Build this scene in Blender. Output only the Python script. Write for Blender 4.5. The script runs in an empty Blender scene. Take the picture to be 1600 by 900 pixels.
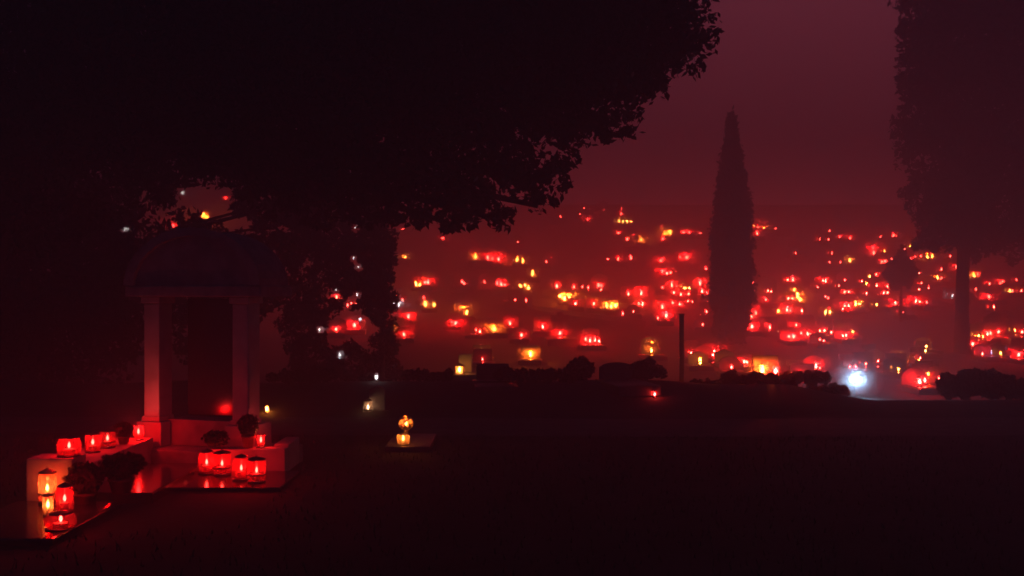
import bpy, bmesh, math, random
from mathutils import Vector, Matrix, noise
random.seed(11)
R = math.radians
SC = bpy.context.scene
COL = SC.collection
F = 1600.0            # focal length in photo pixels
EYE = 1.6

# ------------------------------------------------------------------ camera
cam_d = bpy.data.cameras.new('camera'); cam = bpy.data.objects.new('camera', cam_d); COL.objects.link(cam)
cam.location = (0, 0, EYE); cam.rotation_euler = (R(90), 0, 0)
cam_d.sensor_width = 36; cam_d.lens = 36.0*F/1600.0
cam_d.clip_start = 0.05; cam_d.clip_end = 500
SC.camera = cam

# ------------------------------------------------------------------ night sky glow
W = bpy.data.worlds.new('World'); SC.world = W; W.use_nodes = True
nt = W.node_tree; nt.nodes.clear()
wo = nt.nodes.new('ShaderNodeOutputWorld'); bg = nt.nodes.new('ShaderNodeBackground')
tc = nt.nodes.new('ShaderNodeTexCoord'); dp = nt.nodes.new('ShaderNodeVectorMath'); dp.operation = 'DOT_PRODUCT'
dp.inputs[1].default_value = Vector((0.30, 1.0, 0.06)).normalized()
ramp = nt.nodes.new('ShaderNodeValToRGB'); e = ramp.color_ramp.elements
e[0].position = 0.55; e[0].color = (0.0015, 0.0065, 0.0190, 1)
e[1].position = 1.0;  e[1].color = (0.250, 0.0330, 0.0500, 1)
m = e.new(0.86); m.color = (0.022, 0.0045, 0.0110, 1)
m = e.new(0.955); m.color = (0.135, 0.0240, 0.0420, 1)
nt.links.new(tc.outputs['Generated'], dp.inputs[0]); nt.links.new(dp.outputs['Value'], ramp.inputs[0])
nt.links.new(ramp.outputs[0], bg.inputs['Color']); bg.inputs['Strength'].default_value = 2.7
nt.links.new(bg.outputs[0], wo.inputs['Surface'])

SC.view_settings.view_transform = 'Standard'; SC.view_settings.look = 'None'
SC.view_settings.exposure = 0.0; SC.view_settings.gamma = 1.0; SC.view_settings.use_curve_mapping = False
SC.render.engine = 'CYCLES'
cy = SC.cycles
cy.use_denoising = True
cy.volume_bounces = 0; cy.max_bounces = 5; cy.diffuse_bounces = 2; cy.glossy_bounces = 3
cy.transmission_bounces = 4; cy.transparent_max_bounces = 160
cy.caustics_reflective = False; cy.caustics_refractive = False
cy.use_light_tree = True
cy.sample_clamp_indirect = 3.0

HAZE_DENSITY = 0.038
LAMP = 37.0            # overall power of the hillside candles

# ------------------------------------------------------------------ materials
def nodes(name):
    mt = bpy.data.materials.new(name); mt.use_nodes = True
    t = mt.node_tree; t.nodes.clear()
    o = t.nodes.new('ShaderNodeOutputMaterial')
    return mt, t, o

def surf(name, c1, c2, scale=6.0, rough=0.8, bump=0.3, spec=0.3, detail=6, coat=0.0):
    mt, t, o = nodes(name)
    p = t.nodes.new('ShaderNodeBsdfPrincipled'); tc = t.nodes.new('ShaderNodeTexCoord')
    n = t.nodes.new('ShaderNodeTexNoise'); n.inputs['Scale'].default_value = scale; n.inputs['Detail'].default_value = detail
    r = t.nodes.new('ShaderNodeValToRGB'); r.color_ramp.elements[0].position = .35; r.color_ramp.elements[1].position = .68
    r.color_ramp.elements[0].color = (*c1, 1); r.color_ramp.elements[1].color = (*c2, 1)
    t.links.new(tc.outputs['Object'], n.inputs['Vector']); t.links.new(n.outputs['Fac'], r.inputs[0])
    t.links.new(r.outputs[0], p.inputs['Base Color'])
    p.inputs['Roughness'].default_value = rough; p.inputs['Specular IOR Level'].default_value = spec
    p.inputs['Coat Weight'].default_value = coat
    if bump:
        n2 = t.nodes.new('ShaderNodeTexNoise'); n2.inputs['Scale'].default_value = scale*6; n2.inputs['Detail'].default_value = 4
        b = t.nodes.new('ShaderNodeBump'); b.inputs['Strength'].default_value = bump; b.inputs['Distance'].default_value = .01
        t.links.new(tc.outputs['Object'], n2.inputs['Vector']); t.links.new(n2.outputs['Fac'], b.inputs['Height'])
        t.links.new(b.outputs[0], p.inputs['Normal'])
    t.links.new(p.outputs[0], o.inputs['Surface'])
    return mt

def glassy(name, tint, glow, k):
    """thin coloured plastic or glass shell: mostly see-through tint, a little milky"""
    mt, t, o = nodes(name)
    tr = t.nodes.new('ShaderNodeBsdfTransparent'); tr.inputs[0].default_value = (*tint, 1)
    tl = t.nodes.new('ShaderNodeBsdfTranslucent'); tl.inputs[0].default_value = (*glow, 1)
    gl = t.nodes.new('ShaderNodeBsdfGlossy'); gl.inputs['Roughness'].default_value = .12; gl.inputs['Color'].default_value = (.9, .9, .9, 1)
    m1 = t.nodes.new('ShaderNodeMixShader'); m2 = t.nodes.new('ShaderNodeMixShader')
    m1.inputs[0].default_value = k; m2.inputs[0].default_value = .04
    t.links.new(tr.outputs[0], m1.inputs[1]); t.links.new(tl.outputs[0], m1.inputs[2])
    t.links.new(m1.outputs[0], m2.inputs[1]); t.links.new(gl.outputs[0], m2.inputs[2])
    t.links.new(m2.outputs[0], o.inputs['Surface'])
    return mt

def emit(name, c, s):
    mt, t, o = nodes(name)
    em = t.nodes.new('ShaderNodeEmission'); em.inputs[0].default_value = (*c, 1); em.inputs[1].default_value = s
    t.links.new(em.outputs[0], o.inputs['Surface'])
    return mt

M = dict(
    ground=surf('ground', (.020, .024, .014), (.055, .050, .035), 1.5, .95, .6),
    path=surf('path', (.07, .065, .06), (.13, .12, .11), 5, .95, .6),
    granite=surf('granite', (.022, .022, .025), (.05, .05, .055), 60, .16, .0, .5),
    pale=surf('pale_stone', (.30, .28, .26), (.42, .40, .37), 7, .75, .25),
    grey=surf('grey_stone', (.16, .155, .15), (.26, .25, .24), 9, .7, .4),
    dark=surf('dark_stone', (.05, .05, .052), (.10, .10, .10), 14, .35, .2, .5),
    darkgrey=surf('dark_grey_stone', (.08, .075, .07), (.14, .135, .13), 9, .7, .4),
    white=surf('white_stone', (.55, .54, .52), (.72, .71, .69), 7, .6, .2),
    leaf=surf('leaf', (.018, .035, .014), (.045, .075, .025), 3, .7, 0),
    needle=surf('needle', (.012, .028, .014), (.03, .055, .022), 3, .7, 0),
    bark=surf('bark', (.05, .038, .03), (.11, .085, .065), 12, .95, .8),
    metal=surf('metal', (.05, .045, .04), (.09, .08, .07), 20, .4, .1, .6),
    gold=surf('gilt_metal', (.30, .20, .08), (.5, .36, .15), 20, .35, .1, .6),
    flower=surf('flower', (.45, .35, .15), (.75, .62, .35), 30, .8, 0),
    darkflower=surf('dark_flower', (.06, .02, .03), (.13, .05, .05), 30, .9, 0),
    wax=surf('wax', (.55, .45, .35), (.7, .6, .5), 9, .5, 0),
    clay=surf('clay', (.10, .05, .035), (.17, .09, .06), 12, .9, .3),
    wood=surf('wood', (.05, .035, .025), (.09, .065, .045), 14, .85, .4),
    redglass=glassy('red_glass', (.95, .05, .06), (.95, .035, .05), .12),
    amberglass=glassy('amber_glass', (.98, .45, .14), (.95, .40, .10), .30),
    clearglass=glassy('clear_glass', (.92, .84, .78), (.9, .75, .6), .12),
    flame=emit('flame', (1.0, .62, .35), 45.0),
    redflame=emit('red_flame', (1.0, .66, .34), 420.0),
    amberflame=emit('amber_flame', (1.0, .66, .34), 180.0),
    whiteflame=emit('white_flame', (.80, .80, .95), 14.0),
    pinkflame=emit('pale_flame', (1.0, .72, .45), 170.0),
    ledlight=emit('led', (.50, .80, 1.0), 60.0),
    bluelight=emit('blue_light', (.25, .35, 1.0), 6.0),
)

# ------------------------------------------------------------------ object helpers
def tag(o, label=None, cat=None, group=None, kind=None):
    if label: o['label'] = label
    if cat: o['category'] = cat
    if group: o['group'] = group
    if kind: o['kind'] = kind
    return o

def obj(name, bm, mats, parent=None, smooth=False, loc=None):
    me = bpy.data.meshes.new(name); bm.to_mesh(me); bm.free()
    for mt in (mats if isinstance(mats, (list, tuple)) else [mats]): me.materials.append(mt)
    if smooth:
        for p in me.polygons: p.use_smooth = True
    o = bpy.data.objects.new(name, me); COL.objects.link(o)
    if parent is not None: o.parent = parent
    if loc is not None: o.location = loc
    return o

def empty(name, loc, rz=0):
    o = bpy.data.objects.new(name, None); COL.objects.link(o)
    o.empty_display_size = .1; o.location = loc; o.rotation_euler = (0, 0, rz)
    return o

def light(parent, loc, color, power, radius=.025, name='candle_glow'):
    d = bpy.data.lights.new(name, 'POINT'); d.color = color; d.energy = power; d.shadow_soft_size = radius
    o = bpy.data.objects.new(name, d); COL.objects.link(o); o.parent = parent; o.location = loc
    return o

def box(bm, x0, x1, y0, y1, z0, z1, bev=0.0, mi=0, mat=None):
    r = bmesh.ops.create_cube(bm, size=1)
    vs = r['verts']
    bmesh.ops.scale(bm, vec=(x1-x0, y1-y0, z1-z0), verts=vs)
    bmesh.ops.translate(bm, vec=((x0+x1)/2, (y0+y1)/2, (z0+z1)/2), verts=vs)
    if bev:
        es = list({e for v in vs for e in v.link_edges})
        rr = bmesh.ops.bevel(bm, geom=es, offset=bev, segments=2, affect='EDGES', profile=.6)
        vs = list({v for f in rr['faces'] for v in f.verts} | {v for v in vs if v.is_valid})
    fs = {f for v in vs for f in v.link_faces}
    for f in fs: f.material_index = mi
    if mat is not None: bmesh.ops.transform(bm, matrix=mat, verts=list({v for f in fs for v in f.verts}))
    return bm

def lathe(bm, prof, seg=20, mi=0, cx=0, cy=0, wob=0):
    rings = []
    for (r, z) in prof:
        if r < 1e-5: rings.append([bm.verts.new((cx, cy, z))])
        else:
            rings.append([bm.verts.new((cx+r*(1+wob*math.cos(k*math.pi))*math.cos(2*math.pi*k/seg), cy+r*(1+wob*math.cos(k*math.pi))*math.sin(2*math.pi*k/seg), z)) for k in range(seg)])
    for a, b in zip(rings, rings[1:]):
        for k in range(seg):
            k2 = (k+1) % seg
            if len(a) == 1 and len(b) == 1: continue
            if len(a) == 1: f = bm.faces.new((a[0], b[k2], b[k]))
            elif len(b) == 1: f = bm.faces.new((a[k], a[k2], b[0]))
            else: f = bm.faces.new((a[k], a[k2], b[k2], b[k]))
            f.material_index = mi; f.smooth = True
    return bm

def tube(bm, pts, seg=8, mi=0):
    """pts: list of (Vector, radius); a tapered limb"""
    prev = None
    for i, (p, r) in enumerate(pts):
        p = Vector(p)
        d = (Vector(pts[min(i+1, len(pts)-1)][0]) - Vector(pts[max(i-1, 0)][0])).normalized()
        u = d.orthogonal().normalized(); v = d.cross(u)
        ring = [bm.verts.new(p + (u*math.cos(2*math.pi*k/seg)+v*math.sin(2*math.pi*k/seg))*r) for k in range(seg)]
        if prev:
            best = min(range(seg), key=lambda s: (prev[0].co-ring[s].co).length)
            ring = ring[best:]+ring[:best]
            if (prev[1].co-ring[1].co).length > (prev[1].co-ring[-1].co).length: ring = [ring[0]]+ring[1:][::-1]
            for k in range(seg):
                f = bm.faces.new((prev[k], prev[(k+1) % seg], ring[(k+1) % seg], ring[k])); f.material_index = mi; f.smooth = True
        prev = ring
    bm.faces.new(prev)
    return bm

def leafs(bm, pts, size, flat=0.0, mi=0):
    for p in pts:
        s = size*random.uniform(.55, 1.35)
        u = Vector((random.gauss(0, 1), random.gauss(0, 1), random.gauss(0, 1))).normalized()
        v = u.orthogonal().normalized(); v = (v*math.cos(a := random.uniform(0, 6.28)) + u.cross(v)*math.sin(a))
        w = u.cross(v)
        a0 = bm.verts.new(p - v*s*.5); a1 = bm.verts.new(p + w*s*.26); a2 = bm.verts.new(p + v*s*.55); a3 = bm.verts.new(p - w*s*.26)
        f = bm.faces.new((a0, a1, a2, a3)); f.material_index = mi

def ball(c, r, n, sh=.75):
    """n points in an ellipsoid, gathered towards its skin"""
    out = []
    for _ in range(n):
        d = Vector((random.gauss(0, 1), random.gauss(0, 1), random.gauss(0, 1))).normalized()
        t = random.uniform(0, 1)**(1/3)
        t = t*(1-sh) + sh*random.uniform(.72, 1.0)
        out.append(Vector((c[0]+d.x*r[0]*t, c[1]+d.y*r[1]*t, c[2]+d.z*r[2]*t)))
    return out

# ------------------------------------------------------------------ terrain
YP = [(20, 612), (22, 598), (26, 573), (30, 549), (35, 520), (40, 489), (45, 459), (50, 430), (55, 402), (60, 376), (65, 352), (70, 331), (74, 318)]
ZP = [(0, 0.0), (14.0, 0.0), (15.5, -.02), (17.5, -.42)] + [(d, EYE+(450-y)*d/F) for d, y in YP]
def zbase(d):
    if d <= 0: return 0.0
    if d >= ZP[-1][0]: return ZP[-1][1]
    for (a, za), (b, zb) in zip(ZP, ZP[1:]):
        if a <= d <= b: return za+(zb-za)*(d-a)/(b-a)
def zt(x, y):
    s = .5*(zbase(y-.8)+zbase(y+.8))
    if y > 74:
        s -= 0.0
    left = max(0, min(1, (-x/max(y, 1)-.06)/.16))            # the slope stands higher behind the tomb
    s += left*max(0, y-52)*.075*(1 if y < 74 else max(0, 1-(y-74)/30))
    s += max(0, -(y-84))*0 - max(0, y-80)*.05
    s += .29*max(0, min(1, (y-12.6)/1.9))*max(0, min(1, (17.2-y)/1.6))*max(0, min(1, (5.0-x)/.9))*(.85+.3*noise.noise(Vector((x*.6, 2.0, y*.3))))
    if y > 16: s += .09*noise.noise(Vector((x*.13, y*.13, 3.1)))*min(1, (y-16)/6)
    return s
def hit(px, py, h=0.0):
    """where the sight line through a photo pixel comes to h above the slope"""
    d = 15.8
    while d < 79:
        x = (px-800)/F*d; z = EYE+(450-py)/F*d
        if z <= zt(x, d)+h: break
        d += .05
    return x, d, zt(x, d)
def pix(x, y, z): return 800+F*x/y, 450-F*(z-EYE)/y
def at(px, py, d): return Vector(((px-800)/F*d, d, EYE+(450-py)/F*d))
def onground(px, py, z=0.0):
    d = (EYE-z)*F/(py-450); return Vector(((px-800)/F*d, d, z))

bm = bmesh.new()
xs = [-80+160*i/160 for i in range(161)]
ys = [-6+.9*i for i in range(0, 20)]+[12+.3*i for i in range(1, 24)]+[19.2+.9*i for i in range(0, 97)]
grid = [[bm.verts.new((x*(.35+.65*max(0, min(1, (y+6)/60))) , y, 0)) for x in xs] for y in ys]
for row in grid:
    for v in row:
        v.co.z = zt(v.co.x, v.co.y)
for j in range(len(ys)-1):
    for i in range(len(xs)-1):
        bm.faces.new((grid[j][i], grid[j][i+1], grid[j+1][i+1], grid[j+1][i])).smooth = True
tag(obj('ground', bm, M['ground']), kind='structure')

# a gravel path across the near terrace
bm = bmesh.new()
pp = [(-14, 12.6), (-8, 12.2), (-3, 11.9), (2, 11.7), (7, 11.9), (12, 12.4), (17, 13.0)]
pv = [(bm.verts.new((x, y-.75, .006)), bm.verts.new((x, y+.75, .006))) for x, y in pp]
for a, b in zip(pv, pv[1:]): bm.faces.new((a[0], b[0], b[1], a[1]))
tag(obj('path', bm, M['path']), kind='structure')

# ------------------------------------------------------------------ the haze that fills the valley
bm = bmesh.new(); box(bm, -84, 84, -9, 108, -3.5, 17)
mt, t, o = nodes('haze'); pvn = t.nodes.new('ShaderNodeVolumePrincipled')
pvn.inputs['Color'].default_value = (.92, .80, .84, 1); pvn.inputs['Density'].default_value = HAZE_DENSITY
pvn.inputs['Anisotropy'].default_value = .15
t.links.new(pvn.outputs[0], o.inputs['Volume'])
tag(obj('haze', bm, mt), kind='stuff')

# ------------------------------------------------------------------ trees
GAPS = [(285,303),(352,311),(320,345),(273,350),(195,360),(555,357),(552,405),(560,418),(525,459),(549,470),(558,462),(526,514),(560,496),(561,508),(564,520),(554,508),(500,515),(531,554),(543,477)]
def crown_mesh(lobes, n, size, mat, parent, name='crown', sh=.6):
    bm = bmesh.new(); tot = sum((r[0]*r[1]*r[2])**(2/3) for c, r in lobes)
    for c, r in lobes:
        k = int(n*(r[0]*r[1]*r[2])**(2/3)/tot)
        sub = [Vector(p) for p in ball(c, r, max(3, k//45), .5)]
        pts = []
        for q in sub:                                        # small twig tufts, so the outline is uneven
            pts += ball(q, (r[0]*.20, r[1]*.20, r[2]*.20), 30, .2)
        pts += ball(c, (r[0]*.85, r[1]*.85, r[2]*.85), max(3, k//3), .3)
        if name == 'crown' and parent.name == 'large_tree':            # thin spots where far candles glint through
            L0 = parent.location; q = []
            for p in pts:
                u, v = pix(*(p+L0))
                if u > 600 or v < 280 or all((u-a)**2+(v-b)**2 > 64 for a, b in GAPS): q.append(p)
            pts = q
        leafs(bm, pts, size)
    return obj(name, bm, mat, parent)

def broad_tree(name, loc, lobes, trunk, n, size, label, cat='tree', mat=None):
    t = empty(name, loc); tag(t, label, cat)
    bm = bmesh.new()
    L = Vector(loc)
    tube(bm, trunk, 12)
    fork = Vector(trunk[-1][0]); rr = trunk[-1][1]
    for c, r in lobes:
        c = Vector(c); mid = fork.lerp(c, .5)+Vector((0, 0, .3))
        tube(bm, [(fork-Vector((0, 0, .15)), rr*.6), (mid, rr*.32), (c, rr*.10)], 7)
    obj('trunk', bm, M['bark'], t)
    crown_mesh(lobes, n, size, mat or M['leaf'], t)
    return t

# the large dark tree over the tomb (trunk stands at the left, in the dark)
T0 = Vector((-7.2, 13.2, 0))
raw = [  # px, py, depth, radius m
    (60, 40, 12.0, 1.7), (60, 200, 12.0, 1.0), (240, 90, 12.0, 1.5), (330, 40, 11.5, 1.6), (420, 150, 11.8, 1.35),
    (560, 60, 11.5, 1.5), (610, 200, 11.6, 1.15), (520, 240, 12, .85), (690, 250, 11.6, .78), (740, 130, 11.2, 1.35), (800, 20, 11.2, 1.5),
    (890, 90, 10.8, 1.05), (980, 20, 10.8, .95), (1000, 70, 10.6, .62), (925, 165, 10.8, .55), (830, 225, 11, .58), (765, 290, 11.3, .52), (880, 20, 11, 1.3),
    (640, 315, 11.8, .40), (720, 325, 11.6, .33), (300, 200, 12.4, .75), (180, 190, 12.2, .85), (430, 260, 12.4, .55), (-120, 100, 12.4, 2.2), (-60, 260, 12.6, 1.2),
    (560, 320, 12, .36), (1040, 10, 10.6, .34), (860, 285, 11, .30), (960, 195, 10.8, .27), (700, 0, 11.5, 1.8), (480, -60, 12, 2.0), (200, -80, 12, 2.2), (900, -80, 11, 1.6), (760, -160, 11.5, 2.0),
    (60, 320, 13, .75), (150, 300, 13, .6), (260, 250, 13, .62), (350, 245, 13, .50), (430, 300, 12.6, .45), (500, 320, 12.4, .35), (600, 345, 11.8, .20), (700, 348, 11.6, .16),
    (1052, 60, 10.6, .2), (840, 322, 11, .14), (785, 345, 11.3, .16), (1010, 130, 10.6, .22)]
lob = []
for px, py, d, r in raw:
    p = at(px, py, d)-T0; lob.append((p, (r*1.04, r*1.04, r*.9)))
broad_tree('large_tree', T0, lob, [((0, 0, -.1), .42), ((.1, -.1, .9), .34), ((.5, -.2, 2.2), .30), ((1.3, -.5, 3.4), .26)], 170000, .095,
           'huge black leafy tree crown hanging over the arched tomb')

# cypress
cx, cyy, cz = hit(1143, 538)
t = empty('cypress_tree', (cx, cyy, cz)); tag(t, 'tall narrow cypress standing alone among the candles on the slope', 'cypress')
bm = bmesh.new(); tube(bm, [((0, 0, -.1), .16), ((0, 0, 1.2), .12), ((0.02, 0, 3.6), .05), ((.03, 0, 5.4), .015)], 9); obj('trunk', bm, M['bark'], t)
def cyp_r(f):    # radius profile along height fraction
    P = [(0, .45), (.05, .62), (.2, .72), (.4, .72), (.6, .60), (.75, .42), (.88, .19), (.96, .06), (1, .005)]
    for (a, ra), (b, rb) in zip(P, P[1:]):
        if a <= f <= b: return ra+(rb-ra)*(f-a)/(b-a)
H = (538-190)/F*cyy
bm = bmesh.new(); pts = []
for _ in range(1500):
    f = random.random()**.85; a = random.uniform(0, 6.283); rr = .86*cyp_r(f)*random.uniform(.55, .98)*(1+.22*noise.noise(Vector((math.cos(a)*1.3, math.sin(a)*1.3, f*14)))+.16*max(0, random.gauss(0, 1))*(random.random() < .2))
    c = Vector((rr*math.cos(a), rr*math.sin(a), .15+f*(H-.2)+max(0, random.gauss(0, .12))))
    for _ in range(22): pts.append(c+Vector((random.gauss(0, .055), random.gauss(0, .055), random.gauss(0, .14))))
leafs(bm, pts, .15); obj('crown', bm, M['needle'], t)

# tall faded tree at the right
tx, ty, tz = hit(1503, 552)
T1 = Vector((tx, ty, tz))
raw = [(1500, 330, .95), (1480, 240, 1.15), (1530, 150, 1.4), (1500, 60, 1.35), (1570, 300, 1.35), (1600, 200, 1.6), (1620, 60, 1.8), (1480, -20, 1.2),
       (1660, 320, 1.2), (1450, 190, .75), (1445, 110, .75), (1440, 30, .6), (1450, 310, .7), (1530, 380, .5), (1445, 375, .35), (1590, 385, .5), (1570, -60, 1.6), (1700, 120, 1.8), (1470, 350, .6), (1425, 140, .4), (1660, 400, .5)]
lob = []
for i, (px, py, r) in enumerate(raw):
    r *= 1.3; p = at(px, py, ty+random.uniform(-.8, .8))-T1; lob.append((p, (r, r, r)))
broad_tree('tall_tree', T1, lob, [((0, 0, -.1), .24), ((0, 0, 1.2), .19), ((.05, 0, 3.2), .17)], 60000, .19,
           'tall tree with a straight trunk and broad crown, at the edge of the slope')

# trees added to darken the view between the tomb and the lit slope
dx, dy, dz = hit(500, 560)
T2 = Vector((dx, dy, dz))

def back_tree(px0, lobes, depth, label, n, size, clearpx=7):
    x = (px0-800)/F*depth; L0 = Vector((x, depth, zt(x, depth)))
    t = empty('darkening_tree', L0); tag(t, label, 'tree')
    L = [(at(px, py, depth+random.uniform(-.5, .5))-L0, r) for px, py, r in lobes]
    bm = bmesh.new(); top = max(p.z for p, r in L)
    tube(bm, [((0, 0, -.1), .07), ((0, 0, top*.3), .055), ((.05, 0, top*.6), .04)], 9)
    for p, r in (L if n > 30000 else L[:0]): tube(bm, [((.05, 0, top*.5), .06), (p*.6+Vector((0, 0, top*.25)), .035), (p, .012)], 6)
    obj('trunk', bm, M['bark'], t)
    bm = bmesh.new(); tot = sum(r*r for p, r in L)
    for p, r in L:
        pts = []
        for q in ball(p, (r, r*.8, r), int(n*r*r/tot/30)+1, .45): pts += ball(q, (.18*r+.05,)*3, 30, .2)
        leafs(bm, [q for q in pts if all((pix(*(q+L0))[0]-a)**2+(pix(*(q+L0))[1]-b)**2 > clearpx**2 for a, b in GAPS)], size)
    obj('crown', bm, M['leaf'], t)
    return t
back_tree(70, [(60, 420, 1.6), (-60, 380, 1.6), (150, 400, .9), (40, 300, 1.3), (170, 480, .8), (100, 520, 1.1), (-40, 520, 1.3), (210, 330, .8), (200, 440, .5), (300, 410, .75), (390, 430, .7), (330, 490, .8), (440, 350, .5), (410, 320, .5), (480, 310, .5)], 16.5, 'leafy tree added to darken the view behind the left of the arched tomb', 40000, .13)
back_tree(596, [(575, 400, .38), (560, 440, .42), (590, 370, .32), (545, 380, .36), (580, 470, .36), (535, 430, .36), (590, 430, .28), (520, 390, .30), (480, 400, .4), (470, 460, .4), (505, 480, .35), (560, 345, .4), (490, 345, .4), (600, 470, .24), (604, 510, .2), (598, 545, .26), (604, 400, .2), (470, 520, .4), (490, 560, .4), (550, 570, .4), (600, 580, .3)], 17.5, 'thin tree added to darken the view between arched tomb and lit slope', 22000, .09, 8)

# rounded shrub with a peaked top
def shrub(name, px, pyb, w, h, label, d=None, n=2600, size=.09, cat='shrub', mat='needle', depth=None, peak=True):
    if d is None: x, y, z = hit(px, pyb)
    else:
        y = d; x = (px-800)/F*d; z = zt(x, y)
    k = y/F
    rw, hh = w*.5*k, h*k
    t = empty(name, (x, y, z)); tag(t, label, cat)
    bm = bmesh.new(); tube(bm, [((0, 0, -.05), .05*hh+.02), ((0, 0, hh*.5), .03*hh+.01), ((0.02, 0, hh*.8), .01)], 7); obj('stem', bm, M['bark'], t)
    lob = [((0, 0, hh*.42), (rw, depth or rw, hh*.42))]
    if w > 2.4*h and not peak:                                   # a wide bush is a row of uneven clumps
        lob = []
        nn = max(6, int(w/h*2.6))
        for q in range(nn):
            hq = hh*random.uniform(.55, 1.0)
            lob.append(((rw*(2*q/(nn-1)-1)*.93, random.uniform(-.15, .15), hq*.5), (hh*random.uniform(.35, .6), hh*.5, hq*.5)))
    if peak: lob.append(((rw*.1, 0, hh*.80), (rw*.38, rw*.38, hh*.22)))
    for _ in range(6 if (peak or w <= 2.4*h) else 0):
        a = random.uniform(0, 6.28); lob.append(((rw*.7*math.cos(a), (depth or rw)*.7*math.sin(a), hh*random.uniform(.25, .6)), (rw*.4, rw*.4, hh*.25)))
    crown_mesh(lob, n, size, M[mat], t, 'foliage')
    return t
qx, qy, qz = hit(1408, 503); q0 = Vector((qx, qy, qz))
broad_tree('round_tree', q0, [(at(px, py, qy)-q0, (r, r, r)) for px, py, r in ((1407, 420, .50), (1390, 428, .3), (1424, 424, .3), (1409, 396, .2), (1410, 385, .10), (1400, 442, .28), (1418, 440, .25))],
           [((0, 0, -.1), .07), ((0, 0, .6), .05), ((0, 0, 1.3), .04)], 9000, .10, 'small dark round headed tree among candles, left of tall trunk')
shrub('low_bush', 1212, 606, 160, 22, 'low spreading bush in black outline below the candles', d=15.3, n=9000, size=.06, depth=.5, peak=False)
shrub('low_bush', 1290, 622, 60, 22, 'smaller low bush beside the blue white lamp', d=15.4, n=3000, size=.05, depth=.4, peak=False)
shrub('low_bush', 1550, 640, 150, 52, 'dark low bush under the tall tree, in the corner of the terrace', d=15.4, n=9000, size=.07, depth=.5, peak=False)
for px, pyb, w, h, dd, lb in ((668, 602, 70, 22, 14.9, 'low bush left of the square golden lantern on the terrace edge'), (838, 600, 120, 26, 14.6, 'broad low bush on the terrace edge right of the square lantern'),
                              (1010, 602, 70, 34, 15.0, 'peaked low bush left of the thin post'), (470, 604, 90, 30, 14.7, 'low bush right of the arched tomb at the terrace edge'), (905, 600, 46, 40, 15.2, 'small upright bush between the broad bush and unlit rounded headstone')):
    shrub('low_bush', px, pyb, w, h, lb, d=dd, n=3500, size=.06, depth=.4, peak=h > 30)
shrub('low_bush', 1118, 612, 80, 16, 'low bush at the foot of the thin post', d=15.8, n=2500, size=.05, depth=.4, peak=False)

# ------------------------------------------------------------------ lanterns
COLS = {'r': (1.0, .045, .045), 'y': (1.0, .27, .045), 'p': (1.0, .16, .12), 'w': (.75, .8, 1.0), 'b': (.25, .35, 1.0)}
CNAME = {'r': 'red', 'y': 'yellow', 'p': 'pinkish', 'w': 'white', 'b': 'blue'}
GL = {'r': 'redglass', 'y': 'amberglass', 'p': 'redglass', 'w': 'clearglass', 'b': 'clearglass'}
FL = {'r': 'redflame', 'y': 'amberflame', 'p': 'pinkflame', 'w': 'whiteflame', 'b': 'bluelight'}
def small_mesh(kind, shape):
    """a grave lantern seen from afar: foot, glass, lid, flame; one shared mesh"""
    bm = bmesh.new()
    r, h = {0: (.050, .17), 1: (.062, .15), 2: (.045, .22)}[shape]
    lathe(bm, [(0, 0), (r*1.05, 0), (r*1.05, .015), (r*.9, .02)], 12, 0)
    lathe(bm, [(r*.88, .02), (r, h*.35), (r*.97, h*.7), (r*.75, h)], 12, 1)
    lathe(bm, [(r*.85, h), (r*.8, h+.012), (r*.35, h+.035), (r*.12, h+.05), (0, h+.055)], 12, 0)
    lathe(bm, [(0, h*.30), (.014, h*.38), (.026, h*.50), (.018, h*.66), (0, h*.86)], 8, 2)
    me_ob = obj('grave_lantern', bm, [M['gold'] if kind == 'y' else M['metal'], M[GL[kind]], M[FL[kind]]])
    return me_ob, h
PROTO = {}
LAMPDATA = {}
def lampdata(kind, s, y=45):
    q = 0 if y < 26 else 1 if y < 34 else 2 if y < 46 else 3
    if (kind, s, q) not in LAMPDATA:
        d = bpy.data.lights.new('candle_glow', 'POINT'); d.color = COLS[kind]
        base = {1: .3, 2: 1.8, 3: 7.0}[s]*LAMP
        if kind in 'wb': base *= .35
        if kind == 'y': base *= .55
        if kind == 'p': base *= .8
        if kind == 'y' and s == 3: base *= 1.7
        base *= (.24, .5, .95, 1.35)[q]
        d.energy = base; d.shadow_soft_size = .008
        LAMPDATA[(kind, s, q)] = d
    return LAMPDATA[(kind, s, q)]

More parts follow.
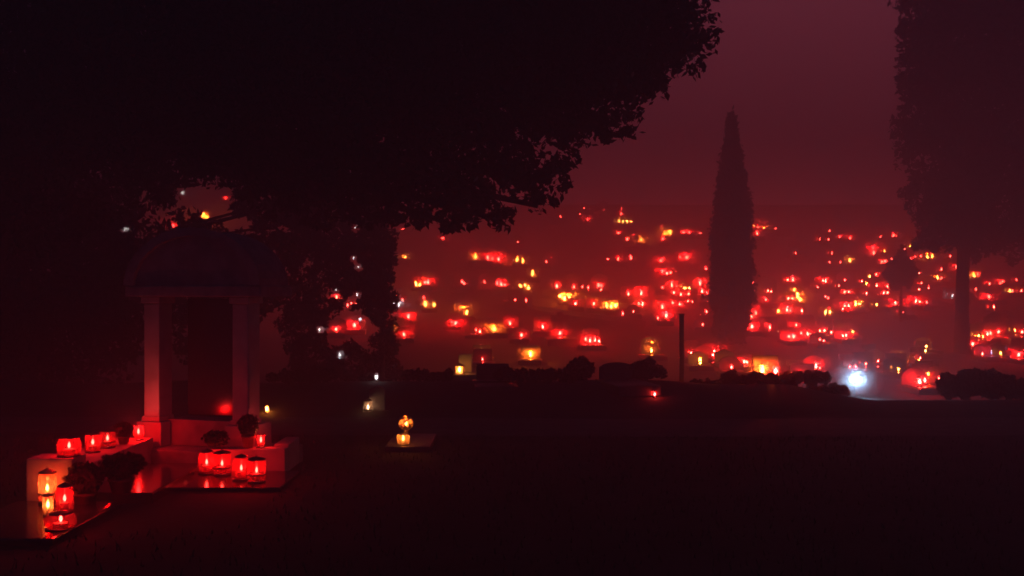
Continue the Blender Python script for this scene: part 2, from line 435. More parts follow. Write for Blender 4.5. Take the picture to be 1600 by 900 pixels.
def parse(s):
    out = []
    for tok in s.split():
        a, b, c = tok.split(','); out.append((int(a), int(b), c[0], int(c[1])))
    return out
SPOTS = parse('''
285,303,w2 352,311,p2 317,338,y3 323,340,y3 313,348,y2 320,351,y3 273,343,p1 271,354,p3 275,373,p1 195,360,w2
555,357,w1 629,359,p1 692,374,p2 552,405,w1 560,418,w1 633,403,y2 743,403,y2 762,404,r3 769,405,r2 779,407,r3 808,407,y2 817,409,y2 809,379,p1
832,429,y2 650,445,y2 656,446,y1 664,442,r3 669,442,r2 722,441,p1 725,444,p1 757,441,p1 777,444,p2 783,445,r2 789,446,p2 813,448,y2 820,447,y2 826,451,y2
805,469,p1 822,470,p1 525,453,w1 526,465,r2 558,462,w1 543,477,p1 549,474,p1 556,474,p1 619,464,r1 616,475,w2 623,477,w2 629,470,p1
662,466,p1 665,476,y2 678,477,y2 719,482,p1 726,483,y3 729,489,y2 638,495,r3 617,511,y1 632,516,r3 631,522,r2 706,503,p1 712,505,r3
554,508,r3 525,514,r2 499,515,w1 744,515,p1 750,518,r2 772,513,y3 797,505,r2 815,523,r2 848,510,r2 531,554,w1 752,552,y2 754,560,p1 829,552,y3
876,340,p1 906,335,p1 913,326,p1 918,344,p2 943,329,p1 971,327,p1 970,335,p2 967,347,y2 974,347,y1 980,347,y2 986,347,y1 966,365,r2 990,367,p1 980,375,r2 1001,376,y3
1034,353,p1 1040,366,y3 1047,366,y2 1036,375,r2 1068,364,r2 1077,364,r2 1094,365,p1 854,410,p1 860,405,p1 950,406,p1 966,406,r2 986,405,p2
1033,409,r3 1063,403,r2 1073,404,r3 1035,425,r3 1042,428,r2 1048,427,r1 870,448,r2 897,449,r2 910,449,p1 919,450,p1 935,447,r2 940,448,p2 939,453,r1
876,464,y3 882,467,y2 889,464,y3 899,475,r2 928,475,r2 948,478,y3 955,479,y2 962,478,y3 982,460,r2 1002,459,r3 998,475,r2 1004,476,r2 973,490,p1 990,487,p1
1035,450,p1 1050,447,r3 1057,448,r2 1053,458,r2 1064,461,r2 1070,451,y2 1077,451,y1 1076,460,r2 1094,444,r3 1097,456,r2 1105,458,p2 1051,474,r2 1062,476,r3
1075,471,r1 1082,472,p1 1035,480,r3 1041,493,r3 1028,497,p1 1104,487,p1 1098,507,p1 1103,421,p1 875,520,r3 915,529,r2 922,531,r3 930,530,r2 936,532,r2
1171,353,r3 1178,354,y2 1185,356,r3 1193,357,y2 1183,366,r2 1212,358,p1 1296,362,p1 1295,375,p1 1281,375,p1 1312,371,p2 1328,373,r2 1243,397,p1 1300,397,p1 1313,411,p1
1328,409,y2 1296,411,p1 1376,371,p1 1396,369,r2 1402,369,r1 1364,391,r3 1365,397,r2 1382,393,y1 1378,410,r2 1383,410,r2 1393,406,p1 1400,404,p1
1414,390,r1 1422,386,y2 1427,391,y2 1439,387,r1 1439,401,r1 1423,406,r2 1430,402,p1 1449,403,y2 1456,402,y2 1455,398,r1 1485,401,p1 1494,419,p2 1471,422,p1
1465,436,y2 1471,436,p2 1436,427,r1 1440,444,r1 1451,451,p1 1436,453,r1 1488,463,w1 1359,433,y1 1369,430,r2 1354,444,y1 1347,440,r1 1370,447,r2 1387,448,r2
1354,459,r1 1381,458,r2 1387,458,r2 1320,457,r2 1326,457,r2 1286,439,r2 1290,440,r2 1278,449,p1 1320,438,p1 1311,447,r1 1231,438,r2 1239,438,r2 1241,454,y2
1176,442,p1 1178,454,p1 1200,455,r1 1205,456,r1 1197,469,p2 1232,467,r2 1238,467,r1 1246,464,y3 1250,469,y2 1216,486,y2 1230,484,r3 1235,485,r2 1253,486,r1
1290,464,p1 1294,466,p1 1175,489,r3 1181,489,r2 1174,495,r2 1175,510,r3 1203,511,p2 1290,488,y2 1297,488,y2 1294,483,r1 1320,478,r3 1326,478,r2 1317,483,r1
1337,475,y2 1343,475,y2 1370,477,y1 1399,474,r3 1431,471,r3 1437,472,r2 1448,473,p1 1410,488,p1 1244,508,r2 1233,525,r3 1240,525,r3 1252,520,r2
1262,521,r3 1266,523,r2 1281,516,r1 1288,516,r2 1299,519,r1 1304,519,r1 1315,517,y1 1322,523,r3 1317,524,r2 1332,518,y2 1281,530,p1 1287,532,p1
1522,432,y2 1528,430,r2 1546,444,r1 1567,441,r1 1563,444,r2 1588,438,p1 1578,455,y1 1582,455,p1 1596,455,r1 1525,453,p1 1545,464,r3 1553,480,r1
1520,536,r3 1524,526,y2 1529,524,y2 1536,526,y1 1543,521,r3 1548,520,r2 1560,518,r2 1586,516,y1 1597,518,r2 1535,552,r1 1549,550,b1 1564,551,y1 1592,552,r3
1018,536,y2 1018,541,y1 1018,546,y2 1080,551,r2 1083,545,r1 1092,551,r1 1094,560,y2 1094,566,y1 1109,546,r3 1116,547,r3 1114,553,r2
1132,562,y1 1141,561,y1 1143,571,p2 1163,563,r3 1167,564,r2 1191,574,y3 1198,573,y2 1212,582,r3 1242,579,y2 1244,588,p1 1257,580,r2 1261,584,r2 1275,568,r3
1281,573,p1 1328,571,p1 1337,571,r1 1353,567,r1 1362,553,p1 1372,563,r1 1406,560,y3 1410,561,r2 1406,569,r1 1404,575,y1 1447,538,y2 1446,547,y1 1438,558,r1
1436,563,y2 1440,585,r3 1445,590,r2 1450,582,y2 1437,592,r3 1467,589,p1
''')
ZONES = [(460, 'above the arched tomb'), (600, 'round the pale urn'), (1062, 'left of the thin post'), (1143, 'between post and cypress'),
         (1405, 'between cypress and round tree'), (1500, 'between round tree and trunk'), (9999, 'right of the tall trunk')]
ORD = 'first second third fourth fifth sixth seventh eighth ninth tenth eleventh twelfth thirteenth fourteenth fifteenth sixteenth seventeenth eighteenth nineteenth twentieth'.split()
NUM = 'one two three four five six seven eight nine ten eleven twelve thirteen fourteen fifteen'.split()
SIZE = {1: 'faint ', 2: '', 3: 'bright '}
def key(s):
    zone = next(n for lim, n in ZONES if s[0] < lim)
    return (SIZE[s[3]]+CNAME[s[2]], (612-s[1])//22, zone)
bykey = {}
for s in SPOTS: bykey.setdefault(key(s), []).append(s)
def phrase(s, g=None):
    k = key(s); g = sorted(bykey[k]); i = g.index(s)
    o = '' if len(g) == 1 else ORD[i]+' '
    if len(g) == 1: return f'{k[0]} lantern in row {NUM[k[1]]} up, {k[2]}'
    return f'{ORD[i]} {k[0]} lantern from left, row {NUM[k[1]]} up, {k[2]}'

PLACED = []
seen = {}
for s in SPOTS:
    px, py, c, sz = s
    shape = random.randrange(3)
    if (c, shape) not in PROTO:
        o, h = small_mesh(c, shape); PROTO[(c, shape)] = (o, h)
    else:
        o, h = PROTO[(c, shape)]; o = o.copy(); COL.objects.link(o)
    sc = {1: .95, 2: 1.3, 3: 1.6}[sz]*random.uniform(.92, 1.08)
    x, y, z = hit(px, py, .12+h*.5*sc)
    sc *= min(1.25, max(.58, y/42))
    o.location = (x, y, z+.12); o.scale = (sc, sc, sc); o.rotation_euler = (0, 0, random.uniform(0, 6.28))
    tag(o, phrase(s), 'lantern', 'grave lanterns burning on the hillside')
    l = bpy.data.objects.new('candle_glow', lampdata(c, sz, y)); COL.objects.link(l); l.parent = o; l.location = (0, 0, h*.92)
    PLACED.append((s, x, y, z))

# ------------------------------------------------------------------ smoky puffs added to make halos round the brighter lanterns
PUFFS = []
def puff(x, y, z, r):
    for (a, b, c, q) in PUFFS:
        d = math.sqrt(((a-x)/1.25)**2+(b-y)**2+(c-z)**2)
        r = min(r, d-q)
    if r > .18: PUFFS.append((x, y, z, r)); return True
    return False
for s_, x, y, z in sorted(PLACED, key=lambda q: (-q[0][3], q[2])):
    if s_[3] >= 2 and s_[2] != 'w' and not (s_[0] < 460 and s_[1] < 400): puff(x+random.uniform(-.08, .08), y-.05, z+.32, {2: .36, 3: .58}[s_[3]]*min(1.25, max(.42, y/42-.15)))
puff(*(at(1336, 593, 19.0)), .44)  # puff added at the blue-white lamp to give it a halo
PUFFS = [(x, y, z, r, random.uniform(.8, .98)) for x, y, z, r in PUFFS]
for k, dens, words_ in ((1.0, .50, 'thin outer smoky puffs added as halos round the brighter lanterns'), (.66, .70, 'denser middle smoky puffs added as halos round the brighter lanterns'), (.36, 1.1, 'thickest inner smoky puffs added as halos at the brighter lanterns')):
    bm = bmesh.new()
    for (x, y, z, r, fl) in PUFFS:
        mtx = Matrix.Translation((x, y, z-.10*(1-k)*r)) @ Matrix.Diagonal((r*1.2*k, r*.98*k, r*fl*k, 1))
        bmesh.ops.create_icosphere(bm, subdivisions=3, radius=1, matrix=mtx)
    mt, t, o = nodes('halo_smoke'); pvn = t.nodes.new('ShaderNodeVolumePrincipled')
    pvn.inputs['Color'].default_value = (.92, .84, .86, 1); pvn.inputs['Density'].default_value = dens
    t.links.new(pvn.outputs[0], o.inputs['Volume'])
    tag(obj('halo_smoke', bm, mt), words_, 'halo_smoke', kind='stuff')

# ------------------------------------------------------------------ graves under the lanterns
def headstone(bm, kind, w, h, th, z0, mi):
    if kind == 0: box(bm, -w/2, w/2, -th/2, th/2, z0, z0+h, .012, mi)
    elif kind in (1, 2):
        n = 10; prof = [(-w/2, 0), (w/2, 0)]
        if kind == 1:
            prof += [(w/2*math.cos(math.pi*i/n), h-w*.35+w*.35*math.sin(math.pi*i/n)) for i in range(n+1)]
        else: prof += [(w/2, h*.72), (0, h), (-w/2, h*.72)]
        fr = [bm.verts.new((x, -th/2, z0+z)) for x, z in prof]; bk = [bm.verts.new((x, th/2, z0+z)) for x, z in prof]
        f = bm.faces.new(fr); f.material_index = mi; f = bm.faces.new(bk[::-1]); f.material_index = mi
        for i in range(len(prof)):
            j = (i+1) % len(prof); f = bm.faces.new((fr[j], fr[i], bk[i], bk[j])); f.material_index = mi
    else:
        a = w*.13
        box(bm, -a, a, -a, a, z0, z0+h, .006, mi); box(bm, -w*.38, w*.38, -a*.93, a*.93, z0+h*.62, z0+h*.62+2*a, .006, mi)
        box(bm, -w*.3, w*.3, -a*1.4, a*1.4, z0, z0+.07, .006, mi)
GP = {}
SN = ['square', 'rounded', 'pointed', 'cross shaped']
def grave(x, y, z, kind, big, mat, label, rz):
    k = (kind, big, mat)
    w, h = [(.50, .34), (.62, .50), (.80, .80)][big]
    L = [.9, 1.1, 1.9][big]
    if k not in GP:
        r = empty('grave', (0, 0, 0))
        bm = bmesh.new(); box(bm, -w*.62, w*.62, -L+.22, .22, -.35, .10, .012); box(bm, -w*.52, w*.52, -L+.30, .10, .101, .118, .006)
        a = obj('slab', bm, M[mat], r)
        bm = bmesh.new(); headstone(bm, kind, w, h, .09, .101, 0); b = obj('headstone', bm, M[mat], r); b.location = (0, .16, 0)
        GP[k] = r
    else:
        src = GP[k]; r = src.copy(); COL.objects.link(r)
        for ch in src.children:
            c = ch.copy(); COL.objects.link(c); c.parent = r
    r.location = (x, y, z); r.rotation_euler = (0, 0, rz); tag(r, label, 'grave', 'graves on the hillside')
    return r

LP = [pix(x, y, z+.22) for s, x, y, z in PLACED]
clusters = []
for i, (s, x, y, z) in enumerate(sorted(PLACED, key=lambda q: q[2])):
    for c in clusters:
        if abs(c['x']-x) < .38 and abs(c['y']-y) < .75: c['m'].append((s, x, y, z)); break
    else: clusters.append(dict(x=x, y=y, m=[(s, x, y, z)]))
def clear(x, y, z, w, h, others):
    """True when a stone w wide and h high there hides no lantern behind it"""
    a, t = pix(x-w/2, y, z+h); b, _ = pix(x+w/2, y, z)
    for (s, lx, ly, lz) in others:
        if ly <= y: continue
        u, v = pix(lx, ly, lz+.22)
        if a-3 < u < b+3 and v > t-3 and v < pix(x, y, z)[1]+2: return False
    return True
for c in clusters:
    mx = sum(q[1] for q in c['m'])/len(c['m']); my = sum(q[2] for q in c['m'])/len(c['m']); mb = max(q[2] for q in c['m'])
    s0 = max(c['m'], key=lambda q: q[0][3])[0]
    order = [2, 1, 0] if random.random() < .4 else [1, 0]
    for big in order:
        if mb < 31: big = 0
        w, h = [(.50, .34), (.62, .50), (.80, .80)][big]
        gy = mb+.12
        z = zt(mx, gy)
        if clear(mx, gy+.16, z, w, h+.12, PLACED): break
    else:
        big = 0
        if not clear(mx, gy+.16, z, .5, .2, PLACED): 
            continue
    kind = random.choice([0, 0, 1, 1, 2, 3]); mat = random.choice(['dark', 'dark', 'granite', 'granite', 'dark', 'darkgrey'])
    z = min(q[3] for q in c['m'])
    grave(mx, gy, z+.001, kind, big, mat, f'grave by {phrase(s0)}', random.uniform(-.12, .12))
    for q in c['m']: pass

# ------------------------------------------------------------------ the arched tomb
TB = Vector((-2.80, 9.35, 0)); YAW = R(-17)
tomb = empty('arched_tomb', TB, YAW); tag(tomb, 'stone tomb with two pillars under a round arched gable, lit red', 'tomb')
bm = bmesh.new(); box(bm, -.80, .80, -.32, .36, -.05, .16, .015); obj('plinth', bm, M['grey'], tomb)
bm = bmesh.new(); box(bm, -.36, .36, -.06, .30, .161, .40, .012); obj('sill', bm, M['grey'], tomb)
for s in (-1, 1):
    bm = bmesh.new(); box(bm, s*.46-.13, s*.46+.13, -.20, .16, .161, .385, .012); obj('pedestal', bm, M['pale'], tomb)
    bm = bmesh.new(); box(bm, s*.46-.080, s*.46+.080, -.16, .04, .386, 1.46, .014)
    box(bm, s*.46-.100, s*.46+.100, -.18, .06, 1.461, 1.52, .008); box(bm, s*.46-.092, s*.46+.092, -.172, .05, .3865, .43, .006)
    obj('pillar', bm, M['pale'], tomb)
bm = bmesh.new()
box(bm, -.70, .70, -.22, .34, 1.521, 1.62, .012)
n = 24; fr = []; bk = []
for i in range(n+1):
    a = math.pi*i/n; fr.append(bm.verts.new((.68*math.cos(a), -.19, 1.619+.50*math.sin(a)))); bk.append(bm.verts.new((.68*math.cos(a), .30, 1.619+.50*math.sin(a))))
bm.faces.new(fr); bm.faces.new(bk[::-1])
for i in range(n): bm.faces.new((fr[i+1], fr[i], bk[i], bk[i+1]))
for i in range(n):                                             # raised moulding round the arch
    a0, a1 = math.pi*i/n, math.pi*(i+1)/n
    v = []
    for yy in (-.235, -.191):
        for rr in (1.0, .86):
            for a in (a0, a1): v.append(bm.verts.new((.70*rr*math.cos(a), yy, 1.622+.515*rr*math.sin(a))))
    for q in ((0, 1, 3, 2), (4, 6, 7, 5), (0, 4, 5, 1), (2, 3, 7, 6)): bm.faces.new([v[k] for k in q])
obj('arch', bm, M['grey'], tomb)
bm = bmesh.new(); box(bm, -.34, .34, .22, .30, .402, 1.50, .01); obj('back_panel', bm, M['granite'], tomb)

# the grave's border walls and its polished step in front of the tomb
def block(name, x0, x1, y0, y1, z0, z1, mat, parent, bev=.012):
    bm = bmesh.new(); box(bm, x0, x1, y0, y1, z0, z1, bev); return obj(name, bm, M[mat], parent)
bord = empty('grave_border', (0, 0, 0)); tag(bord, 'low pale stone border round the grave bed before the arched tomb', 'grave border')
block('side_wall', -3.60, -3.22, 7.75, 9.2, -.05, .26, 'pale', bord)
block('corner_block', -3.56, -3.22, 7.50, 7.745, -.05, .35, 'pale', bord)
block('front_wall', -2.66, -1.95, 8.80, 8.95, -.05, .215, 'pale', bord)
block('side_wall', -2.08, -1.95, 8.955, 9.4, -.05, .235, 'pale', bord)
block('polished_step', -3.62, -2.85, 6.35, 7.495, -.05, .045, 'granite', bord)
block('polished_step', -2.90, -1.82, 8.05, 8.795, -.05, .030, 'granite', bord)
block('grave_bed', -3.215, -2.67, 7.6, 8.9, -.05, .08, 'granite', bord)

NEAR = 2.6
def big_lantern(name, loc, r, h, glass, col, power, label, prof='round', flame='flame', gy=.45, fh=.5, rz=0, capped=True):
    t = empty(name, loc, rz); tag(t, label, 'lantern', 'red lanterns set round the arched tomb' if glass == 'redglass' else None)
    bm = bmesh.new(); lathe(bm, [(0, 0), (r*.95, 0), (r*.98, h*.05), (r*.8, h*.075), (0, h*.08)], 28); obj('base', bm, M['metal'], t)
    P = {'round': [(.72, .08), (.95, .22), (1.0, .42), (.97, .62), (.80, .80), (.70, .84)],
         'tall': [(.86, .08), (.98, .12), (1.0, .45), (.96, .72), (.90, .84)],
         'ribbed': [(.80, .08), (1.0, .13), (.94, .2), (1.0, .28), (.94, .36), (1.0, .45), (.94, .54), (1.0, .63), (.92, .74), (.8, .84)]}[prof]
    bm = bmesh.new(); lathe(bm, [(r*a, h*b) for a, b in P], 32, wob=.025 if prof == 'ribbed' else .012); obj('glass', bm, M[glass], t)
    bm = bmesh.new(); q = P[-1][0]
    lathe(bm, [(r*q*1.08, h*.84), (r*q*1.1, h*.87), (r*q*.9, h*.90), (r*.35, h*.95), (r*.12, h*.965), (r*.16, h*.985), (0, h)], 28)
    if capped: obj('lid', bm, M['metal'] if glass == 'redglass' else M['gold'], t)
    else: bm.free()
    bm = bmesh.new(); lathe(bm, [(0, h*.081), (r*.5, h*.081), (r*.5, h*(gy-.14)), (r*.42, h*(gy-.12)), (0, h*(gy-.13))], 20); obj('candle', bm, M['wax'], t)
    bm = bmesh.new(); lathe(bm, [(0, 0), (.006, .006), (.011, .018), (.008, .034), (0, .052)], 12); obj('flame', bm, M[flame], t, loc=(0, 0, h*gy-h*.10))
    if prof == 'tall' and r > .05:
        bm = bmesh.new(); lathe(bm, [(r*.99, h*.26), (r*1.04, h*.27), (r*1.04, h*.31), (r*.99, h*.32)], 28); obj('band', bm, M['metal'], t)
    light(t, (0, 0, h*(gy-.10)+.062), col, power*NEAR, .008)
    return t
RC = (1.0, .045, .04)
g = 'round red glass lantern with a rimmed lid '
big_lantern('grave_lantern', (at(108, 716, 7.62).x, 7.62, .351), .086, .16, 'redglass', RC, 1.6, 'round red glass lantern on the left border wall, its flame showing', 'round')
big_lantern('grave_lantern', (at(145, 712, 8.35).x, 8.35, .262), .062, .17, 'redglass', RC, .9, 'red lantern second along the left border wall, behind the round one', 'ribbed')
big_lantern('grave_lantern', (at(168, 712, 8.6).x, 8.6, .262), .066, .16, 'redglass', RC, .5, 'wider dim red lantern third along the left border wall', 'tall')
big_lantern('grave_lantern', (at(196, 712, 8.95).x, 8.92, .262), .05, .13, 'redglass', RC, 1.0, 'small open topped red lantern beside the dark pot near left pillar', 'tall', capped=False)
big_lantern('grave_lantern', (at(215, 700, 9.0).x, 9.02, .262), .045, .15, 'redglass', RC, 3.0, 'small open topped red lantern at the foot of the left pillar', 'tall', capped=False)
big_lantern('grave_lantern', (at(76, 762, 7.4).x, 7.38, .046), .062, .26, 'amberglass', (1, .08, .05), 1.0, 'orange lantern with a pointed lid before the pale corner block', 'tall')
big_lantern('grave_lantern', (at(101, 800, 7.1).x, 7.10, .046), .058, .21, 'redglass', RC, .9, 'red banded lantern on the polished step, nearest the camera', 'ribbed')
big_lantern('grave_lantern', (at(77, 806, 7.0).x, 6.98, .046), .034, .16, 'amberglass', (1, .08, .05), .25, 'slim orange lantern at the left end of the polished step', 'tall')
big_lantern('grave_lantern', (at(95, 826, 6.62).x, 6.62, .046), .098, .115, 'redglass', RC, .35, 'wide low red bowl lantern added for the red reflection on polished step', 'round')  # lantern added in place of a red reflection on the step
big_lantern('grave_lantern', (at(409, 690, 8.9).x, 8.87, .217), .036, .13, 'redglass', RC, 1.0, 'small open topped red lantern right of the tall black potted flowers', 'tall', capped=False)
for i, (px, py, dd) in enumerate(((323, 744, 8.66), (347, 744, 8.60), (377, 752, 8.38), (401, 756, 8.28))):
    big_lantern('grave_lantern', (at(px, py, dd).x, dd, .031), .074, .215, 'redglass', RC, .8,
        ['leftmost red lantern of the four below the front wall', 'second red lantern from the left of four below the front wall', 'third red lantern from the left of four below the front wall', 'rightmost red lantern of the four below the front wall'][i],
        ['round', 'tall', 'round', 'tall'][i])

# dark flower pots and bouquets standing round the grave
def bouquet(name, loc, r, h, label, pot=True, mat='darkflower', nf=26, cat='flowers', lf='leaf'):
    t = empty(name, loc); tag(t, label, cat)
    ph = h*.35 if pot else .02
    if pot:
        bm = bmesh.new(); lathe(bm, [(0, 0), (r*.42, 0), (r*.58, ph*.85), (r*.64, ph*.86), (r*.64, ph), (r*.5, ph), (0, ph*.9)], 18); obj('pot', bm, M['clay'], t)
    bm = bmesh.new(); leafs(bm, ball((0, 0, ph+(h-ph)*.45), (r*.9, r*.9, (h-ph)*.5), 700, .3), .05*max(.6, r/.12)); obj('foliage', bm, M[lf], t)
    for _ in range(nf):
        bm = bmesh.new()
        d = Vector((random.gauss(0, 1), random.gauss(0, 1), abs(random.gauss(0, 1))+.1)).normalized()
        c = Vector((d.x*r, d.y*r, ph+(h-ph)*.42+d.z*(h-ph)*.5)); q = r*random.uniform(.14, .24)
        c0 = bm.verts.new(c)
        for k in range(3):
            for j in range(8):
                a = j*math.pi/4+k*.4; u = d.orthogonal().normalized(); v = d.cross(u)
                e1 = u*math.cos(a)+v*math.sin(a); e2 = u*math.cos(a+.5)+v*math.sin(a+.5); lift = d*q*(.1+.35*k)
                rr = q*(1-.25*k)
                bm.faces.new([(c0 if i0 == 0 else bm.verts.new(c+w)) for i0, w in enumerate( (Vector((0, 0, 0)), e1*rr*.8+lift, (e1+e2)*rr*.55+lift*1.2, e2*rr*.8+lift))])
        obj('bloom', bm, M[mat], t)
    return t
bouquet('chrysanthemum_pot', (at(122, 775, 7.3).x, 7.42, .0), .14, .34, 'dark chrysanthemum mound in front of the left border wall')
bouquet('chrysanthemum_pot', (at(188, 770, 7.6).x, 7.62, .08), .155, .30, 'wider dark chrysanthemum mound on the grave bed by the wall')
bouquet('chrysanthemum_pot', (at(200, 700, 8.9).x, 8.80, .262), .085, .19, 'black potted flowers on the left border wall near the pillar')
bouquet('chrysanthemum_pot', (at(388, 712, 8.87).x, 8.87, .216), .095, .30, 'tall black potted flowers on the front wall below right pillar')
bouquet('chrysanthemum_pot', (at(338, 708, 8.87).x, 8.87, .216), .11, .15, 'low black flower mound on the front wall between the pillars', pot=False)

# ------------------------------------------------------------------ middle ground
# warm ornate lantern and bouquet at the centre
p = onground(630, 704, .0)
sl = empty('flat_grave', (p.x+.05, p.y+.7, 0)); tag(sl, 'flat dark grave under the two golden lanterns', 'grave')
block('slab', -.22, .22, -.80, .1, -.05, .055, 'dark', sl)
tl = big_lantern('grave_lantern', (p.x, p.y-.0, .056), .062, .125, 'amberglass', (1, .42, .13), .35, 'squat golden lantern below the pierced ball lantern on the flat grave', 'ribbed')
t = empty('ball_lantern', (p.x+.01, p.y+.16, .056)); tag(t, 'pierced golden ball lantern with many bright openings above the squat one', 'lantern')
bm = bmesh.new(); lathe(bm, [(0, 0), (.05, 0), (.04, .02), (.015, .04), (.015, .10), (.03, .115), (0, .12)], 16); obj('stand', bm, M['gold'], t)
bm = bmesh.new(); bmesh.ops.create_icosphere(bm, subdivisions=2, radius=.078); rs = random.Random(4)
bmesh.ops.delete(bm, geom=[f for f in bm.faces if rs.random() < .42], context='FACES'); obj('shell', bm, M['gold'], t, loc=(0, 0, .195))
bm = bmesh.new(); bmesh.ops.create_uvsphere(bm, u_segments=20, v_segments=12, radius=.068); obj('glass', bm, M['amberglass'], t, smooth=True, loc=(0, 0, .195))
bm = bmesh.new(); lathe(bm, [(0, 0), (.010, .008), (.014, .022), (.008, .04), (0, .055)], 10); obj('flame', bm, M['flame'], t, loc=(0, 0, .17))
light(t, (0, 0, .24), (1, .42, .13), 1.2, .008)
p = onground(575, 648, .0)
big_lantern('grave_lantern', (p.x, p.y, 0.0), .055, .21, 'clearglass', (1, .42, .2), .10, 'clear glass lantern with two warm glints beside a narrow marker', 'tall')
st = empty('grave_marker', (p.x+.10, p.y+.12, 0)); tag(st, 'narrow rounded marker right of the clear glass lantern', 'grave marker')
bm = bmesh.new(); headstone(bm, 1, .20, .30, .07, .05, 0); obj('headstone', bm, M['grey'], st); bm = bmesh.new(); box(bm, -.16, .16, -.1, .1, -.03, .049, .008); obj('foot', bm, M['grey'], st)
def neardata(kind):
    d = bpy.data.lights.new('candle_glow', 'POINT'); d.color = COLS[kind]; d.energy = 1.5 if kind != 'w' else .5; d.shadow_soft_size = .008
    return d
def near_light(px, py, kind, s, label):
    d = 9.0
    while d < 16 and EYE+(450-py)/F*d > zt((px-800)/F*d, d): d += .02
    o, h = PROTO[(kind, 0)]; o = o.copy(); COL.objects.link(o)
    x = (px-800)/F*d
    o.location = (x, d, zt(x, d)); o.scale = (s, s, s); tag(o, label, 'lantern', 'lanterns on the near terrace')
    l = bpy.data.objects.new('candle_glow', neardata(kind)); COL.objects.link(l); l.parent = o; l.location = (0, 0, h*.92)
near_light(588, 596, 'w', .6, 'single faint bluish lantern above the clear glass lantern')
near_light(417, 645, 'y', .5, 'tiny yellow lantern right of the arched tomb')
near_light(1023, 622, 'p', .5, 'tiny pale lantern left of the foot of the thin post')

# square lantern box with lit headstone behind
bx = Vector(((718-800)/F*16.5, 16.5, 0)); bx.z = EYE+(450-584)/F*16.5
t = empty('box_lantern', bx); tag(t, 'square golden box lantern before a pale upright stone', 'lantern')
bm = bmesh.new()
for sx in (-1, 1):
    for sy in (-1, 1): box(bm, sx*.065-.007, sx*.065+.007, sy*.065-.007, sy*.065+.007, .015, .13, .002)
box(bm, -.08, .08, -.08, .08, 0, .0145, .003); obj('frame', bm, M['gold'], t)
bm = bmesh.new(); box(bm, -.058, .058, -.058, .058, .018, .125); bmesh.ops.delete(bm, geom=[f for f in bm.faces if abs(f.normal.z) > .5], context='FACES'); obj('glass', bm, M['amberglass'], t)
bm = bmesh.new(); v = [(-.085, -.085, .131), (.085, -.085, .131), (.085, .085, .131), (-.085, .085, .131)]; vv = [bm.verts.new(q) for q in v]; ap = bm.verts.new((0, 0, .175)); bm.faces.new(vv[::-1])
for k in range(4): bm.faces.new((vv[k], vv[(k+1) % 4], ap))
obj('lid', bm, M['gold'], t)
bm = bmesh.new(); lathe(bm, [(0, 0.03), (.014, .045), (.02, .06), (.012, .085), (0, .11)], 10); obj('flame', bm, M['amberflame'], t); light(t, (0, 0, .118), (1, .33, .10), 1.0, .008)
t = empty('gravestone', (bx.x+.08, 16.85, zt(bx.x, 16.85))); tag(t, 'upright pale gravestone lit by the square golden lantern', 'gravestone')
bm = bmesh.new(); headstone(bm, 0, .22, .30, .09, .12, 0); obj('stone', bm, M['pale'], t)
bm = bmesh.new(); box(bm, -.35, .25, -.55, .2, -.4, .12, .01); obj('foot', bm, M['grey'], t)
gz = bx.z; t.location.z = gz-.122+.0

# pale urn with a white lamp
x, y, z = hit(565, 522)
t = empty('pale_urn', (x, y, z)); tag(t, 'pale stone urn on a pedestal with small white lamp on top', 'urn')
bm = bmesh.new(); box(bm, -.14, .14, -.12, .12, -.1, .16, .01); obj('pedestal', bm, M['white'], t)
bm = bmesh.new(); lathe(bm, [(0, .161), (.06, .161), (.035, .2), (.10, .28), (.13, .36), (.12, .42), (.14, .44), (.10, .445), (0, .44)], 18); obj('bowl', bm, M['white'], t)
t2 = empty('white_lamp', (x-.05, y-.0, z+.446)); tag(t2, 'small bluish white lamp on top of the pale urn', 'lamp')
bm = bmesh.new(); lathe(bm, [(0, 0), (.05, 0), (.05, .02), (0, .02)], 14); obj('base', bm, M['metal'], t2)
bm = bmesh.new(); lathe(bm, [(.035, .021), (.05, .05), (.045, .085), (0, .10)], 14); obj('bulb', bm, emit('lamp_bulb', (.7, .85, 1), 5), t2)
light(t2, (-.02, -.15, .12), (.6, .75, 1), 3.0, .03, 'lamp_glow')

# the strong blue-white lamp
LX = at(1336, 595, 19.0)
gz = zt(LX.x, LX.y)
t = empty('led_lamp', (LX.x, LX.y, gz)); tag(t, 'dazzling blue white twin lamp on a short stake at the terrace edge', 'lamp')
bm = bmesh.new(); tube(bm, [((0, 0, -.1), .022), ((0, 0, LX.z-gz-.05), .018)], 10); box(bm, -.09, .09, .0, .03, LX.z-gz-.05, LX.z-gz-.03, .004); obj('stake', bm, M['wood'], t)
for sx, sz in ((-.062, .008), (.058, -.010)):
    bm = bmesh.new(); bmesh.ops.create_uvsphere(bm, u_segments=14, v_segments=10, radius=.045); obj('bulb', bm, M['ledlight'], t, smooth=True, loc=(sx, -.03, LX.z-gz+sz+.022))
ld = bpy.data.lights.new('lamp_glow', 'SPOT'); ld.color = (.30, .60, 1.0); ld.energy = 210.0; ld.spot_size = R(160); ld.spot_blend = 1.0; ld.shadow_soft_size = .03
lo = bpy.data.objects.new('lamp_glow', ld); COL.objects.link(lo); lo.parent = t; lo.location = (0, -.07, LX.z-gz+.02); lo.rotation_euler = (R(-100), 0, R(-18))
bouquet('lit_patch_bouquet', (at(1338, 636, 16.6).x, 17.2, zt(at(1338, 640, 17.2).x, 17.2)-.02), .10, .24, 'pale bouquet added for the lit patch of ground below the blue white lamp', mat='flower', nf=14, pot=True)  # bouquet added to stand for the lamplit patch of ground

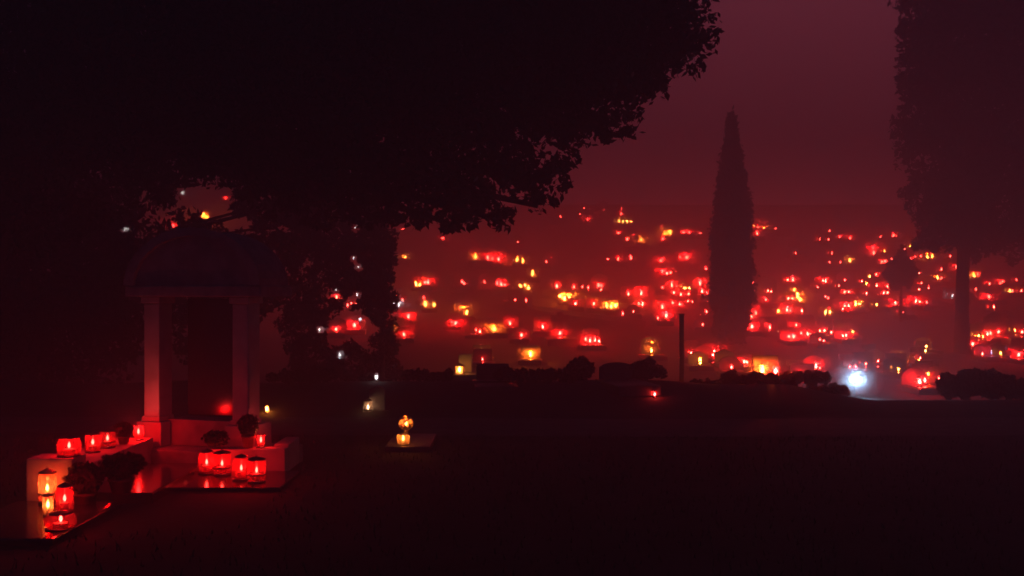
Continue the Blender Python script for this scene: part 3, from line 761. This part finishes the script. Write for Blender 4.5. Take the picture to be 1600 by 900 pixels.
# thin post
x, y, z = hit(1065, 611)
t = empty('thin_post', (x, 16.2, zt(x, 16.2))); tag(t, 'thin dark post rising before the candles, left of the cypress', 'post')
t.location.x = (1065-800)/F*16.2; hh = EYE+(450-489)/F*16.2-t.location.z
bm = bmesh.new(); box(bm, -.032, .032, -.032, .032, -.1, hh-.04, .006); obj('shaft', bm, M['wood'], t)
bm = bmesh.new(); box(bm, -.042, .042, -.042, .042, hh-.039, hh-.01, .006); obj('cap', bm, M['wood'], t)
bm = bmesh.new(); box(bm, -.10, .10, -.10, .10, -.3, .06, .01); obj('footing', bm, M['dark'], t)

# low terrace wall in the dark band across the slope
a = hit(775, 470); b = hit(1005, 505)
t = empty('terrace_wall', (0, 0, 0)); tag(t, 'low dark retaining wall slanting across the slope left of the cypress', 'wall')
bm = bmesh.new(); N = 14; prev = None
for i in range(N+1):
    f = i/N; x = a[0]+(b[0]-a[0])*f; y = a[1]+(b[1]-a[1])*f-.6; z = zt(x, y)
    ring = [bm.verts.new(q) for q in ((x, y-.12, z-.4), (x, y-.12, z+.16), (x, y+.14, z+.16), (x, y+.14, z-.4))]
    if prev:
        for k in range(3): bm.faces.new((prev[k], ring[k], ring[k+1], prev[k+1]))
    else: bm.faces.new(ring)
    prev = ring
bm.faces.new(prev[::-1]); obj('masonry', bm, M['dark'], t)

# unlit graves on the near terrace, black outlines against the glow
nearg = [(770, 15.0, 0, 2, 'square'), (965, 14.6, 1, 2, 'rounded')]
nm = ['unlit square headstone right of the square golden lantern', 'unlit rounded headstone left of the tiny pale lantern']
for (px, d, k, big, nme), lb in zip(nearg, nm):
    g = grave((px-800)/F*d, d, zt((px-800)/F*d, d)-.02, k, big, 'dark', lb, random.uniform(-.2, .2))
    g.scale = (.6, .6, .30)
    g['group'] = 'unlit graves on the near terrace'

# short grass round the tomb
bm = bmesh.new()
for _ in range(9000):
    x = random.uniform(-5.5, 7); y = random.uniform(4.6, 11.0)
    if -3.66 < x < -1.85 and 6.7 < y < 9.8: continue
    h = random.uniform(.02, .06); a = random.uniform(0, 3.14); w = .006
    dx, dy = math.cos(a)*w, math.sin(a)*w
    bm.faces.new([bm.verts.new(q) for q in ((x-dx, y-dy, 0), (x+dx, y+dy, 0), (x+random.uniform(-.02, .02), y+random.uniform(-.02, .02), h))])
tag(obj('grass', bm, M['leaf']), 'short rough grass on the ground round the arched tomb', 'grass', kind='stuff')
